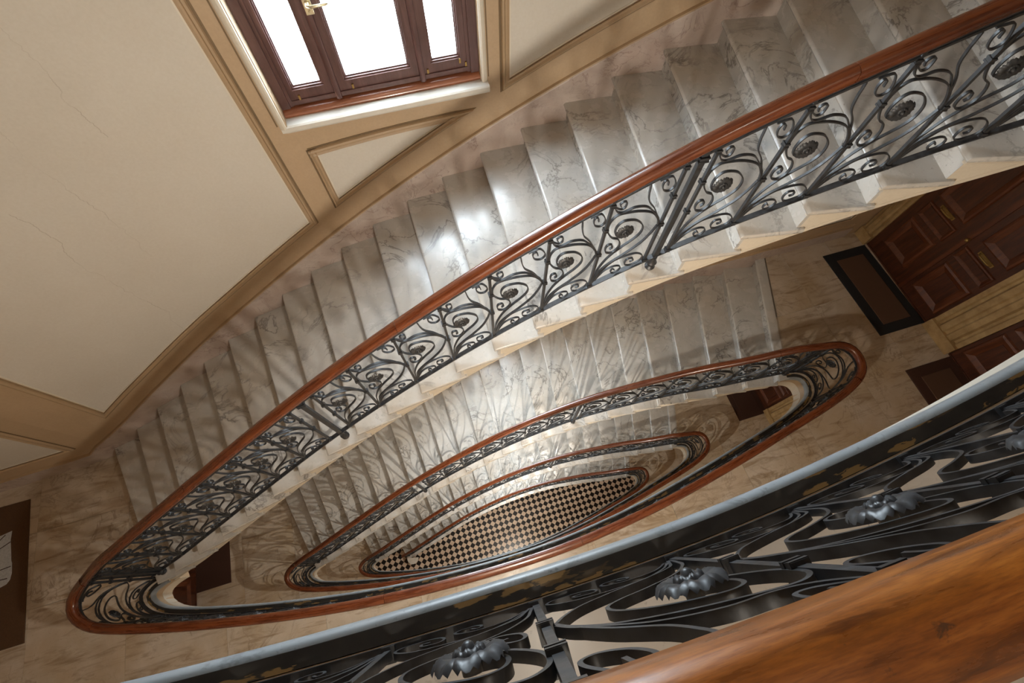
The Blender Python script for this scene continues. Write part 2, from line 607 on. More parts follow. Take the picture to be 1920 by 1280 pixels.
def up_top(s):
    x = UP.x(s)
    f = kf(x) * R + 0.975
    s2 = UP.s_of_x(-3.0)
    z2 = float(kf(-3.0)) * R + 0.975
    t = np.clip(np.asarray(s, float) / s2, 0, 1)
    hm = (2 * t ** 3 - 3 * t ** 2 + 1) * RAILTOP + (t ** 3 - 2 * t ** 2 + t) * s2 * .30 + (-2 * t ** 3 + 3 * t ** 2) * z2 + (t ** 3 - t ** 2) * s2 * .56
    f = np.where(np.asarray(s, float) < s2, hm, f)
    return smin(f, H + RAILTOP)


def up_bot(s):
    x = UP.x(s)
    f = kf(x) * R + 0.045
    t = sstep((x + 3.62) / 0.17)
    return smin(0.055 * (1 - t) + f * t, H + 0.055, 0.05)


def sp_top(s):
    s = np.asarray(s, float)
    return np.where(s < S_TIP, up_top(np.minimum(UP_A + s, UP.L)), H + RAILTOP)


def sp_bot(s):
    s = np.asarray(s, float)
    return np.where(s < S_TIP, up_bot(np.minimum(UP_A + s, UP.L)), H + 0.055)


def gp_top(s):
    s = np.asarray(s, float)
    return np.where(s < G_TIP, up_top(np.maximum(G_TIP - s, 0)), RAILTOP)


def gp_bot(s):
    return np.full_like(np.asarray(s, float), 0.055)



_wx = np.array([-6, -5.18, -4.64, -4.15, -3.9, -3.5, -3.188, -2.843, -2.505, -2.164, -1.813, -1.466, -1.114, -.762, -.411, -.049, .292, .652, 1.005, 1.353,
                1.721, 2.066, 2.456, 3.0, 3.6, 4.2, 4.4, 6.2])
_wy = np.array([2.13, 2.165, 2.19, 2.205, 2.225, 2.31, 2.41, 2.513, 2.609, 2.69, 2.758, 2.824, 2.882, 2.93, 2.968, 2.995, 3.006, 3.01, 2.998, 2.978,
                2.947, 2.91, 2.86, 2.765, 2.63, 2.475, 2.47, 2.47])
_fx = np.linspace(-6, 6.2, 611)
_fy = np.interp(_fx, _wx, _wy)
for _ in range(25):
    _fy[1:-1] = 0.5 * _fy[1:-1] + 0.25 * (_fy[2:] + _fy[:-2])


def yw(x):
    return np.interp(x, _fx, _fy)


XLEFT, XRIGHT, YNEAR = -5.6, 5.9, -1.7
ZGR, ZTOP = -3 * H, 8.0

# ------------------------------------------------------------------ walls
WX0, WX1 = -0.69, 0.69
WZ0, WZ1 = 3.0, 5.32
floors_z = [H, 0.0, -H, -2 * H]              # gallery levels F0, F-1, F-2, F-3
bases = [0.0, -H, -2 * H, -3 * H]            # start level of each flight


def wall_far():
    mb = MB()
    xs = sorted(set(list(np.round(np.linspace(XLEFT - .3, XRIGHT + .3, 60), 3)) + [WX0, WX1]))
    xs = [x for x in xs if not (abs(x - WX0) < 0.05 and x != WX0) and not (abs(x - WX1) < 0.05 and x != WX1)]
    zs = [ZGR - 0.3]
    opens = []
    for z0 in [ZGR + i * H for i in range(4)]:
        opens.append((z0 + WZ0, z0 + WZ1))
        zs += [z0 + WZ0, z0 + WZ1]
    zs.append(ZTOP + .2)
    for side, dy in ((0, 0.0), (1, 0.32)):
        for i in range(len(xs) - 1):
            for j in range(len(zs) - 1):
                zm = (zs[j] + zs[j + 1]) / 2
                xm = (xs[i] + xs[i + 1]) / 2
                if WX0 < xm < WX1 and any(a < zm < b for a, b in opens):
                    continue
                a, b = xs[i], xs[i + 1]
                q = [(a, yw(a) + dy, zs[j]), (b, yw(b) + dy, zs[j]), (b, yw(b) + dy, zs[j + 1]), (a, yw(a) + dy, zs[j + 1])]
                mb.add(q, [(0, 1, 2, 3)])
    for a, b in opens:
        for x in (WX0, WX1):
            mb.add([(x, yw(x), a), (x, yw(x) + .32, a), (x, yw(x) + .32, b), (x, yw(x), b)], [(0, 1, 2, 3)])
        for z in (a, b):
            mb.add([(WX0, yw(WX0), z), (WX1, yw(WX1), z), (WX1, yw(WX1) + .32, z), (WX0, yw(WX0) + .32, z)], [(0, 1, 2, 3)])
    return mb.build('wall_far', M['tan'])


w_far = tag(wall_far(), kind='structure')
mb = MB()
mb.box(XLEFT - .3, XLEFT, YNEAR - .3, 2.5, ZGR - .3, ZTOP + .2)
tag(mb.build('wall_left', M['tan']), kind='structure')
mb = MB()
mb.box(XRIGHT, XRIGHT + .3, YNEAR - .3, 2.75, ZGR - .3, ZTOP + .2)
w_right = tag(mb.build('wall_right', M['tan']), kind='structure')
mb = MB()
mb.box(XLEFT - .3, XRIGHT + .3, YNEAR - .3, YNEAR, ZGR - .3, ZTOP + .2)
tag(mb.build('wall_near', M['tan']), kind='structure')
mb = MB()
mb.box(XLEFT - .3, XRIGHT + .3, YNEAR - .3, 3.4, ZTOP, ZTOP + .2)
tag(mb.build('ceiling', M['tan']), kind='structure')


def densify(path, step=0.12):
    out = []
    for (a, b) in zip(path[:-1], path[1:]):
        n = max(1, int(abs(b[0] - a[0]) / step))
        for i in range(n):
            t = i / n
            out.append((a[0] + (b[0] - a[0]) * t, a[1] + (b[1] - a[1]) * t))
    out.append(path[-1])
    return out


def wall_band(path, prof, name, mat, parent=None, smooth=None):
    """Sweeps a profile [(offset in the wall plane to the left of the path, stand-off)] along (x, z) points of the curved far wall."""
    p = np.array(densify(path))
    d = np.diff(p, axis=0)
    d /= np.linalg.norm(d, axis=1)[:, None]
    ln = np.c_[-d[:, 1], d[:, 0]]
    nn = np.vstack([ln[:1], ln[:-1] + ln[1:], ln[-1:]])
    for i in range(1, len(nn) - 1):
        nn[i] /= max(0.25, (1 + ln[i - 1] @ ln[i]))
    mb = MB()
    P = []
    for i in range(len(p)):
        ringp = []
        for off, st in prof:
            x, z = p[i] + nn[i] * off
            ringp.append((x, yw(x) - st, z))
        P.append(ringp)
    mb.grid(P, closed=True, caps=True)
    return mb.build(name, mat, parent, smooth)


def wall_field(x0, x1, zb, zt, st, name, mat, parent=None, n=None):
    """A plaster field on the far wall between two bottom/top functions of x, standing proud by st."""
    n = n or max(2, int((x1 - x0) / 0.12))
    mb = MB()
    P = []
    for x in np.linspace(x0, x1, n + 1):
        y = yw(x)
        P.append([(x, y, zb(x)), (x, y - st, zb(x)), (x, y - st, zt(x)), (x, y, zt(x))])
    mb.grid(P)
    return mb.build(name, mat, parent)


def moulding(w, side=1):
    s = side
    return [(0, 0), (0, .010), (.006 * s, .022), (.018 * s, .026), (.028 * s, .014), (.040 * s, .014), (.052 * s, .022), (w * s - .008 * s, .008), (w * s, .006), (w * s, 0)]


SK, DADO = 0.20, 0.42


def line_s(z0, off):
    """stair-parallel line on the far wall: nosing line + off, flat over the landings"""
    def f(x):
        k = np.clip(kw(x), 0.0, 24.0)
        return z0 + k * R + off
    return f


# wall decoration storey by storey (the topmost is the one in view)
for si, z0 in enumerate(bases):
    base_line = line_s(z0, 0.0)

    def flat_or(x, off, z0=z0):
        """height of a moulding line above the floor or the stairs"""
        if x < -4.02:
            return z0 + off + 0.03
        return float(line_s(z0, off)(x))
    xs_line = [-5.59, -4.35, -4.05] + list(np.linspace(-3.9, 4.25, 34)) + [4.4, 5.6]
    # skirting of pink marble
    pts = [(x, flat_or(x, SK)) for x in xs_line]
    sk = wall_band(pts, [(-.62, 0.0), (-.62, .018), (-.012, .018), (0, .010), (0, 0)], 'baseboard_far' if si == 0 else 'baseboard_far', M['pink'])
    tag(sk, kind='structure')
    tr = thing('trim_%d' % (si + 1), (0, 3.0, z0 + 2), kind='structure')
    wall_band(pts, [(0, 0), (0, .020), (.006, .026), (.014, .022), (.018, .006), (.018, 0)], 'skirting_bead', M['tan_dark'], tr, 40)
    up_pts = [(x, flat_or(x, DADO)) for x in xs_line]
    # plaster panels and their frames
    off = 0.475

    def zb_(x, z0=z0):
        return flat_or(x, off)

    def frame(path, w=.055, side=1):
        wall_band(path, moulding(w, side), 'panel_moulding', M['tan_dark'], tr, 30)
        wall_band(path, [(w * side, 0), (w * side, .010), ((w + .010) * side, .010), ((w + .010) * side, 0)], 'pale_bead', M['bead'], tr)
        wall_band(path, [(-.012 * side, 0), (-.012 * side, .004), (0, .004), (0, 0)], 'groove_shade_strip', M['groove_shade'], tr)  # thin strip standing proud, a groove's shadow put into its colour
    top_off = 3.15

    def ztop(x, z0=z0):
        return min(float(line_s(z0, top_off)(x)), z0 + 6.9, ZTOP - .15)
    if si == 0:
        def ztop(x, z0=z0):
            return min(float(line_s(z0, 4.0)(x)), 6.6)
    # panel 1: big field left of the window
    xs1 = np.linspace(-3.50, -0.84, 24)
    path = [(-0.84, ztop(-0.84)), (-0.84, flat_or(-0.84, DADO + .01))] + [(x, flat_or(x, DADO + .01)) for x in xs1[::-1][1:]] + [(-3.50, ztop(-3.5))]
    frame(path, side=-1)
    wall_field(-3.46, -0.90, lambda x: flat_or(x, DADO + .06), ztop, .006, 'plaster_panel', M['cream'], tr)
    # under the window
    tl, trr, bl = (-.64, z0 + 2.80), (.62, z0 + 2.80), (-.64, z0 + 2.20)
    frame([tl, bl, trr, tl], .05, 1)
    mbt = MB()
    zin = lambda x: z0 + 2.20 + (x + .64) / 1.26 * .60 + .062
    wall_field(-.585, .455, zin, lambda x: z0 + 2.745, .006, 'plaster_panel', M['cream'], tr)
    # right of the window
    xs3 = np.linspace(.845, 3.9, 24)
    path = [(.845, min(z0 + 6.2, ZTOP - .3)), (.845, flat_or(.845, DADO + .02))] + [(x, flat_or(x, DADO + .02)) for x in xs3[1:]] + [(3.9, min(z0 + 6.6, ZTOP - .2))]
    if si > 0:
        path = [(.845, ztop(.845)), (.845, flat_or(.845, DADO + .02))] + [(x, flat_or(x, DADO + .02)) for x in xs3[1:]] + [(3.9, ztop(3.9))]
    frame(path, side=1)
    zt3 = (lambda x: min(z0 + 6.2 + (x - .845) * .1, ZTOP - .2)) if si == 0 else ztop
    wall_field(.905, 3.84, lambda x: flat_or(x, DADO + .08), zt3, .006, 'plaster_panel', M['cream'], tr)
    # landing left
    frame([(-4.035, z0 + 3.3), (-4.035, z0 + DADO + .04), (-5.55, z0 + DADO + .04)], .05, -1)
    wall_field(-5.5, -4.095, lambda x: z0 + DADO + .10, lambda x: z0 + 3.3, .006, 'plaster_panel', M['cream'], tr)
    # landing right, seen under the flight above
    zl = z0
    frame([(5.42, zl + 3.2), (5.42, zl + DADO), (4.38, zl + DADO), (4.38, zl + 3.2)], .045, -1)
    wall_field(4.435, 5.365, lambda x: zl + DADO + .055, lambda x: zl + 3.2, .006, 'plaster_panel', M['cream'], tr)
    wall_band([(4.33, zl + SK + .02), (5.6, zl + SK + .02)], [(0, 0), (0, .018), (.03, .018), (.05, 0)], 'landing_rail', M['tan_dark'], tr)
    mbb = MB()
    P = []
    for x in np.linspace(4.27, 5.62, 8):
        P.append([(x, yw(x), zl), (x, yw(x) - .02, zl), (x, yw(x) - .02, zl + SK - .02), (x, yw(x) - .008, zl + SK), (x, yw(x), zl + SK)])
    mbb.grid(P)
    mbb.build('landing_skirting', M['pink'], tr)
    # pale bead round the window opening
    x0, x1, za, zb2 = WX0 - .005, WX1 + .005, z0 + WZ0 + .02, z0 + WZ1
    wall_band([(x0, za), (x0, zb2), (x1, zb2), (x1, za)], [(0, 0), (0, .022), (.012, .030), (.030, .022), (.040, .010), (.040, 0)], 'opening_bead', M['bead'], tr, 40)
    wall_band([(x0, za + .02), (x0, zb2), (x1, zb2), (x1, za + .02)], [(.048, 0), (.048, .005), (.056, .005), (.056, 0)], 'groove_shade_strip', M['groove_shade'], tr)  # shadow line round the opening, drawn as a dark coloured strip

# ------------------------------------------------------------------ windows
def make_window(n, z0):
    yb = float(yw(0))
    yf = yb + .055
    w = thing('window_%d' % n, (0, yb, z0 + WZ0), kind='structure')
    mb = MB()     # marble sill with rounded front
    P = []
    for x in (WX0 - .045, WX1 + .045):
        P.append([(x, yb + .001, z0 + 3.02), (x, yb - .055, z0 + 3.02), (x, yb - .066, z0 + 3.012), (x, yb - .068, z0 + 2.982), (x, yb - .06, z0 + 2.968), (x, yb + .001, z0 + 2.968)])
    mb.grid(P)
    mb.box(WX0, WX1, yb - .002, yb + .3, z0 + 2.985, z0 + 3.02)
    mb.build('window_sill', M['plinth'], w)
    mb = MB()     # wooden ledge
    P = []
    for x in (WX0 + .002, WX1 - .002):
        y = yb + .02
        P.append([(x, y + .10, z0 + 3.021), (x, y, z0 + 3.021), (x, y - .006, z0 + 3.035), (x, y, z0 + 3.052), (x, y + .02, z0 + 3.064), (x, y + .10, z0 + 3.066)])
    mb.grid(P)
    mb.build('window_ledge', M['ledge'], w, 40)
    z1, z2 = z0 + 3.066, z0 + WZ1
    for (a, b) in ((-.688, -.632), (.632, .688)):
        mb = MB()
        mb.box(a, b, yf - .012, yf + .09, z1, z2)
        c = b if a < 0 else a
        mb.box(min(c, c + .012 * (1 if a < 0 else -1)), max(c, c + .012 * (1 if a < 0 else -1)), yf + .004, yf + .08, z1, z2)
        mb.build('window_frame', M['sash'], w)
    mb = MB()
    mb.box(-.632, .632, yf, yf + .09, z2 - .06, z2)
    mb.build('window_frame', M['sash'], w)
    for (a, b, gl, gr) in ((-.625, -.300, -.579, -.369), (-.300, .288, -.232, .217), (.288, .625, .358, .567)):
        mb = MB()
        y0, y1 = yf + .008, yf + .058
        zb, zt = z1 + .004, z2 - .06
        gb = z0 + 3.175
        mb.box(a + .002, gl, y0, y1, zb, zt)
        mb.box(gr, b - .002, y0, y1, zb, zt)
        mb.box(gl, gr, y0, y1, zb, gb)
        mb.box(gl, gr, y0, y1, zt - .07, zt)
        # glazing bead, stepped
        for d, yy in ((.010, y0 + .012), (.018, y0 + .026)):
            mb.box(gl, gl + d, yy, y1 - .004, gb, zt - .07)
            mb.box(gr - d, gr, yy, y1 - .004, gb, zt - .07)
            mb.box(gl + d, gr - d, yy, y1 - .004, gb, gb + d)
        # raised lip along the stiles and a drip moulding at the foot
        mb.box(a + .002, a + .016, y0 - .008, y0, zb, zt)
        mb.box(b - .016, b - .002, y0 - .008, y0, zb, zt)
        mb.box(a + .016, b - .016, y0 - .010, y0, zb + .012, zb + .040)
        s = mb.build('sash', M['sash'], w)
        g = MB()
        g.box(gl + .012, gr - .012, yf + .040, yf + .044, gb + .012, zt - .075)
        g.build('pane', M['glass'], s)
    # astragal covering the meeting stiles
    for xm in (-.300, .288):
        mb = MB()
        P = []
        for z in (z1 + .006, z2 - .06):
            P.append([(xm - .022, yf + .008, z), (xm - .018, yf - .012, z), (xm, yf - .020, z), (xm + .018, yf - .012, z), (xm + .022, yf + .008, z)])
        mb.grid(P)
        mb.build('astragal', M['sash'], w, 50)
    # brass lever
    hz = z0 + 3.70
    hx = -.285
    mb = MB()
    mb.box(hx - .022, hx + .022, yf - .030, yf - .018, hz - .075, hz + .075)
    for k in range(2):
        zz = hz + (-.055, .055)[k]
        mb.lathe((hx, yf - .032, zz), [(.007, -.004), (.007, .004)], 8)
    plate = mb.build('handle_plate', M['brass_light'], w)
    mb = MB()
    P = []
    for (x, y, r) in ((hx, yf - .03, .011), (hx, yf - .065, .010), (hx + .02, yf - .078, .010), (hx + .06, yf - .076, .008), (hx + .10, yf - .072, .010), (hx + .115, yf - .070, .005)):
        P.append([(x + (0 if x > hx + .01 else r * math.cos(a)), y + (r * math.cos(a) if x > hx + .01 else 0), hz - .01 + r * math.sin(a)) for a in np.linspace(0, 2 * math.pi, 9)[:-1]])
    mb.grid(P)
    mb.build('handle_lever', M['brass_light'], plate, 60)
    for xx, zz in ((-.55, z1 + .045), (-.19, z1 + .05), (.33, z1 + .05), (.60, z1 + .05), (.56, z1 + .08)):
        mb = MB()
        mb.box(xx - .006, xx + .006, yf - .004, yf + .006, zz, zz + .03)
        mb.build('hinge_pin', M['brass'], w)
    return w


for i, z0 in enumerate(bases):
    make_window(i + 1, z0)

# ------------------------------------------------------------------ stairs
FD, TD = 0.105, 0.130           # stringer face and tread end, in from the handrail's outer edge


def inner_pt(k, d):
    s = UP.s_of_x(XR[k]) if k <= 24 else UP.s_of_x(XR[24]) + (k - 24) * .05
    # point of the offset curve on the step line through the wall end
    p, n = UP.pos(s, d)
    return np.array(p)


def wall_pt(k):
    return np.array([XW[k], float(yw(XW[k]))])


def make_flight(z0, label, first_block=False):
    root = thing('stair_flight', (0, 1.9, z0), label, 'staircase', 'marble stair flights')
    # treads and risers
    for k in range(1, 25):
        zt = z0 + k * R
        a_in, a_out = inner_pt(k, TD), wall_pt(k)
        b_in, b_out = inner_pt(min(k + 1, 25), TD), wall_pt(min(k + 1, 25))
        if k == 24:
            dv = np.array([.14, 0])
            b_in, b_out = a_in + dv, a_out + dv
        f_in = inner_pt(k, FD)
        d_in = (b_in - a_in) / np.linalg.norm(b_in - a_in)
        d_out = (b_out - a_out) / np.linalg.norm(b_out - a_out)
        ext = 0.065 if k < 24 else 0
        th = 0.036
        P = []
        ln_dir = (a_out - a_in) / np.linalg.norm(a_out - a_in)
        for (a, b, dd, push) in ((a_in, b_in, d_in, 0), (a_out, b_out, d_out, -.019)):
            a0 = a + ln_dir * push
            L = np.linalg.norm(b - a)
            prof = [(L + ext, -th), (0.006, -th), (-.006, -th * .85), (-.012, -th * .5), (-.006, -th * .15), (0.006, 0), (L + ext, 0)]
            P.append([(a0[0] + dd[0] * t, a0[1] + dd[1] * t, zt + zz) for t, zz in prof])
        # small rounded return at the well end
        Q0 = [(p[0] - ln_dir[0] * .010 * 0 + ln_dir[0] * .006, p[1] + ln_dir[1] * .006, (p[2] - (zt - th / 2)) * 1.0 + zt - th / 2) for p in P[0]]
        Q1 = [(p[0], p[1], (p[2] - (zt - th / 2)) * .6 + zt - th / 2) for p in P[0]]
        mb = MB()
        mb.grid([Q1, Q0, P[1]])
        mb.build('tread', M['tread'], root, 50)
        # riser, set back under the nosing
        mb = MB()
        r_in, r_out = f_in, a_out - ln_dir * .019
        sb, tk = .022, .02
        zb = zt - R if k > 1 else z0
        q = []
        for p, dd, t in ((r_in, d_in, sb), (r_in, d_in, sb + tk), (r_out, d_out, sb + tk), (r_out, d_out, sb)):
            q.append((p[0] + dd[0] * t, p[1] + dd[1] * t))
        mb.hexa([(x, y, zb - (.0 if k > 1 else 0)) for x, y in q], [(x, y, zt - th) for x, y in q])
        mb.build('riser', M['tread'], root)
    # plaster stringer with sawtooth top and sloping foot
    mb = MB()

    def foot(x):
        return float(smin(np.maximum(z0 + kf(x) * R - .275, z0 - .345), z0 + H - .345, .06))
    for k in range(1, 24):
        s0 = UP.s_of_x(XR[k] + .024)
        s1 = UP.s_of_x(XR[k + 1] + .024)
        zt = z0 + k * R - .036
        P = []
        for s in np.linspace(s0, s1, 5):
            po, n = UP.pos(s, FD)
            pi = po - n * .06
            f = foot(UP.x(s))
            P.append([(po[0], po[1], f), (po[0], po[1], f + .03), (po[0], po[1], zt), (pi[0], pi[1], zt), (pi[0], pi[1], f)])
        mb.grid(P)
    for k in range(1, 24):
        zt = z0 + k * R - .036
        P = []
        for s in np.linspace(UP.s_of_x(XR[k] + .012), UP.s_of_x(XR[k + 1] + .05), 4):
            o, n = UP.pos(s, 0.0)
            P.append([(o[0] + n[0] * d, o[1] + n[1] * d, zt + zz) for d, zz in ((FD - .01, -.001), (FD + .016, -.001), (FD + .013, -.012), (FD + .004, -.024), (FD - .01, -.024))])
        mb.grid(P)
    mb.build('stringer', M['stringer'], root, 30)
    mb = MB()
    P = []
    for k in np.linspace(1, 24, 60):
        xr = float(np.interp(k, _k, _xr))
        xw = float(np.interp(k, _k, _xw))
        p, n = UP.pos(UP.s_of_x(xr), FD + .002)
        f = foot(xr)
        w = (xw, float(yw(xw)) - .003)
        zt = z0 + (math.ceil(k) - 1) * R - .20
        P.append([(p[0], p[1], f), (w[0], w[1], f), (w[0], w[1], f + .03), (p[0], p[1], f + .03)])
    mb.grid(P)
    mb.build('soffit', M['stringer'], root, 30)
    return root


FL = ['topmost marble stair flight, climbing past the mahogany window',
      'second marble stair flight down, arriving beside the black bordered doormat',
      'third marble stair flight down, seen as a narrow band of steps',
      'lowest marble stair flight, rising from the black and white checkered floor']
flights = [make_flight(z0, FL[i]) for i, z0 in enumerate(bases)]
# curtail block at the foot of the lowest flight
mb = MB()
arc = [(-3.24 + .17 * math.cos(a), .70 + .19 * math.sin(a)) for a in np.linspace(-.2, -math.pi - .2, 14)]
mb.prism(arc[::-1], -3 * H + .0, -3 * H + .15)
mb.prism([(-3.24 + .185 * math.cos(a), .70 + .205 * math.sin(a)) for a in np.linspace(-.2, -math.pi - .2, 14)][::-1], -3 * H + .15, -3 * H + .175)
mb.build('curtail_step', M['plinth'], flights[3])


# ------------------------------------------------------------------ floors
def clip_curve(path, s0, s1, d, n):
    p, _ = path.pos(np.linspace(s0, s1, n), d)
    return [tuple(q) for q in p]


def floor_outline(d):
    sA = UP.s_of_x(XR[24])
    sB = UP.s_of_x(XR[1])
    inner = clip_curve(UP, sA, UP.L, d, 16)[:-1] + clip_curve(LO, LO.L, 0, d, 80)[:-1] + clip_curve(UP, 0, sB, d, 10)
    inner[0] = (inner[0][0] + .02, inner[0][1])
    out = list(inner)
    w1, w24 = wall_pt(1), wall_pt(24)
    out.append((w1[0] + .03, w1[1] + .01))
    for x in np.linspace(w1[0] - .2, XLEFT, 8):
        out.append((x, float(yw(x)) + .005))
    out += [(XLEFT, YNEAR), (XRIGHT, YNEAR), (XRIGHT, float(yw(XRIGHT)) + .005)]
    for x in np.linspace(XRIGHT - .2, w24[0] + .12, 6):
        out.append((x, float(yw(x)) + .005))
    out[0] = (out[0][0] + .10, out[0][1])
    return out, inner


def split_slabs(outline, xs, ys):
    bm = bmesh.new()
    f = bm.faces.new([bm.verts.new((p[0], p[1], 0)) for p in outline])
    bmesh.ops.recalc_face_normals(bm, faces=[f])
    for x in xs:
        bmesh.ops.bisect_plane(bm, geom=bm.verts[:] + bm.edges[:] + bm.faces[:], plane_co=(x, 0, 0), plane_no=(1, 0, 0))
    for y in ys:
        bmesh.ops.bisect_plane(bm, geom=bm.verts[:] + bm.edges[:] + bm.faces[:], plane_co=(0, y, 0), plane_no=(0, 1, 0))
    polys = []
    for f in bm.faces:
        if f.calc_area() > 0.002:
            P = [(v.co.x, v.co.y) for v in f.verts]
            A = sum(P[i][0] * P[(i + 1) % len(P)][1] - P[(i + 1) % len(P)][0] * P[i][1] for i in range(len(P)))
            if A < 0:
                P = P[::-1]
            polys.append(P)
    bm.free()
    return polys


def shrink(poly, d):
    n = len(poly)
    out = []
    for i in range(n):
        p0, p1, p2 = (np.array(poly[j % n]) for j in (i - 1, i, i + 1))
        e0, e1 = p1 - p0, p2 - p1
        l0, l1 = np.linalg.norm(e0), np.linalg.norm(e1)
        if l0 < 1e-6 or l1 < 1e-6:
            out.append(tuple(p1))
            continue
        n0, n1 = np.array([-e0[1], e0[0]]) / l0, np.array([-e1[1], e1[0]]) / l1
        m = (n0 + n1) / max(.3, 1 + n0 @ n1)
        out.append(tuple(p1 + m * d))
    return out


def make_floor(z0, xs, ys):
    outline, inner = floor_outline(.082)
    mb = MB()
    mb.prism(outline, z0 - .345, z0 - .022)
    fl = mb.build('floor', M['tan'])
    tag(fl, kind='structure')
    P = []
    for path, ss in ((UP, np.linspace(UP.s_of_x(XR[24]) + .1, UP.L, 14)[:-1]), (LO, np.linspace(LO.L, 0, 100)[:-1]), (UP, np.linspace(0, UP.s_of_x(XR[1]), 8))):
        for s_ in ss:
            o, n = path.pos(float(s_), 0.0)
            P.append((o, n))
    for nm, mat_, prof in (('fascia', M['tan_dark'], ((.0822, -.074), (.090, -.076), (.090, -.185), (.0822, -.19))),
                           ('fascia_lip', M['stringer'], ((.0822, -.191), (.086, -.193), (.087, -.21), (.085, -.225), (.084, -.347), (.0822, -.347)))):
        mbf = MB()
        mbf.grid([[(o[0] + n[0] * d, o[1] + n[1] * d, z0 + zz) for d, zz in prof] for o, n in P])
        mbf.build(nm, mat_, fl, 40)

    slab_out, _ = floor_outline(.055)
    for p in split_slabs(slab_out, xs, ys):
        mb = MB()
        mb.prism(shrink(p, .0012), z0 - .0215, z0)
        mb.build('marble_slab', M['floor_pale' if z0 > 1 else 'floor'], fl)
    # stone nosing round the well: dark painted strip and grey rounded lip
    sA, sB = UP.s_of_x(XR[24]) + .10, UP.s_of_x(XR[1]) - .03
    segs = [(UP, np.linspace(sA, UP.L, 14)[:-1]), (LO, np.linspace(LO.L, 0, 120)[:-1]), (UP, np.linspace(0, sB, 8))]
    for nm, mat, prof in (('edge_strip', M['edge'], [(.056, -.046), (.056, .0015), (.0925, .0015), (.0925, -.046)]),
                          ('edge_nosing', M['nosing'], [(.093, -.072), (.093, .001), (.101, .0005), (.109, -.006), (.113, -.020), (.112, -.058), (.104, -.072)])):
        P, UV = [], []
        acc = 0
        last = None
        for path, ss in segs:
            for s in ss:
                rr, uu = [], []
                o, n = path.pos(float(s), 0.0)
                if last is not None:
                    acc += float(np.linalg.norm(o - last))
                last = o
                for j, (d, zz) in enumerate(prof):
                    rr.append((o[0] + n[0] * d, o[1] + n[1] * d, z0 + zz))
                    uu.append((acc, d))
                P.append(rr)
                UV.append(uu)
        mb = MB()
        mb.grid(P, UV=UV)
        mb.build(nm, mat, fl, 50)
    # cream cornice under the lip
    P = []
    for path, ss in segs:
        for s in ss:
            o, n = path.pos(float(s), 0.0)
            P.append([(o[0] + n[0] * d, o[1] + n[1] * d, z0 + zz) for d, zz in ((.08, -.047), (.102, -.047), (.098, -.062), (.086, -.075), (.08, -.075))])
    mb = MB()
    mb.grid(P)
    mb.build('edge_moulding', M['stringer'], fl, 50)
    return fl


for i, z0 in enumerate(floors_z):
    xs = [-4.72, -3.80, -2.86, -1.92, -.98, -.09 if i == 0 else -.04, .86, 1.80, 2.74, 3.68, 4.62, 5.3]
    make_floor(z0, xs, [-.99, -.47 if i == 0 else -.4, .855] + ([1.6] if i else [1.6]))

# checkered ground floor
mb = MB()
mb.box(XLEFT, XRIGHT, YNEAR, 3.1, ZGR - .2, ZGR - .012)
gf = tag(mb.build('floor', M['screed']), kind='structure')
dark, pale = MB(), MB()
dg = 0.19
cx0, cy0 = 0.3142, 1.4246
for i in range(-40, 40):
    for j in range(-20, 22):
        for b, (ox, oy) in ((dark, (0, 0)), (pale, (.5, .5))):
            x = cx0 + (i + ox) * dg
            y = cy0 - (j + oy) * dg
            if not (XLEFT + .1 < x < XRIGHT - .1 and YNEAR + .1 < y < 2.1):
                continue
            h = dg / 2 - .0014
            pts = [(x - h, y), (x, y - h), (x + h, y), (x, y + h)]
            q = [(p[0], p[1], ZGR) for p in pts]
            e = [(p[0], p[1], ZGR - .011) for p in pts]
            b.add(q + e, [(0, 1, 2, 3), (4, 5, 1, 0), (5, 6, 2, 1), (6, 7, 3, 2), (7, 4, 0, 3)])
tag(dark.build('dark_tiles', M['tile_dark'], gf), kind='stuff')
tag(pale.build('pale_tiles', M['tile_pale'], gf), kind='stuff')

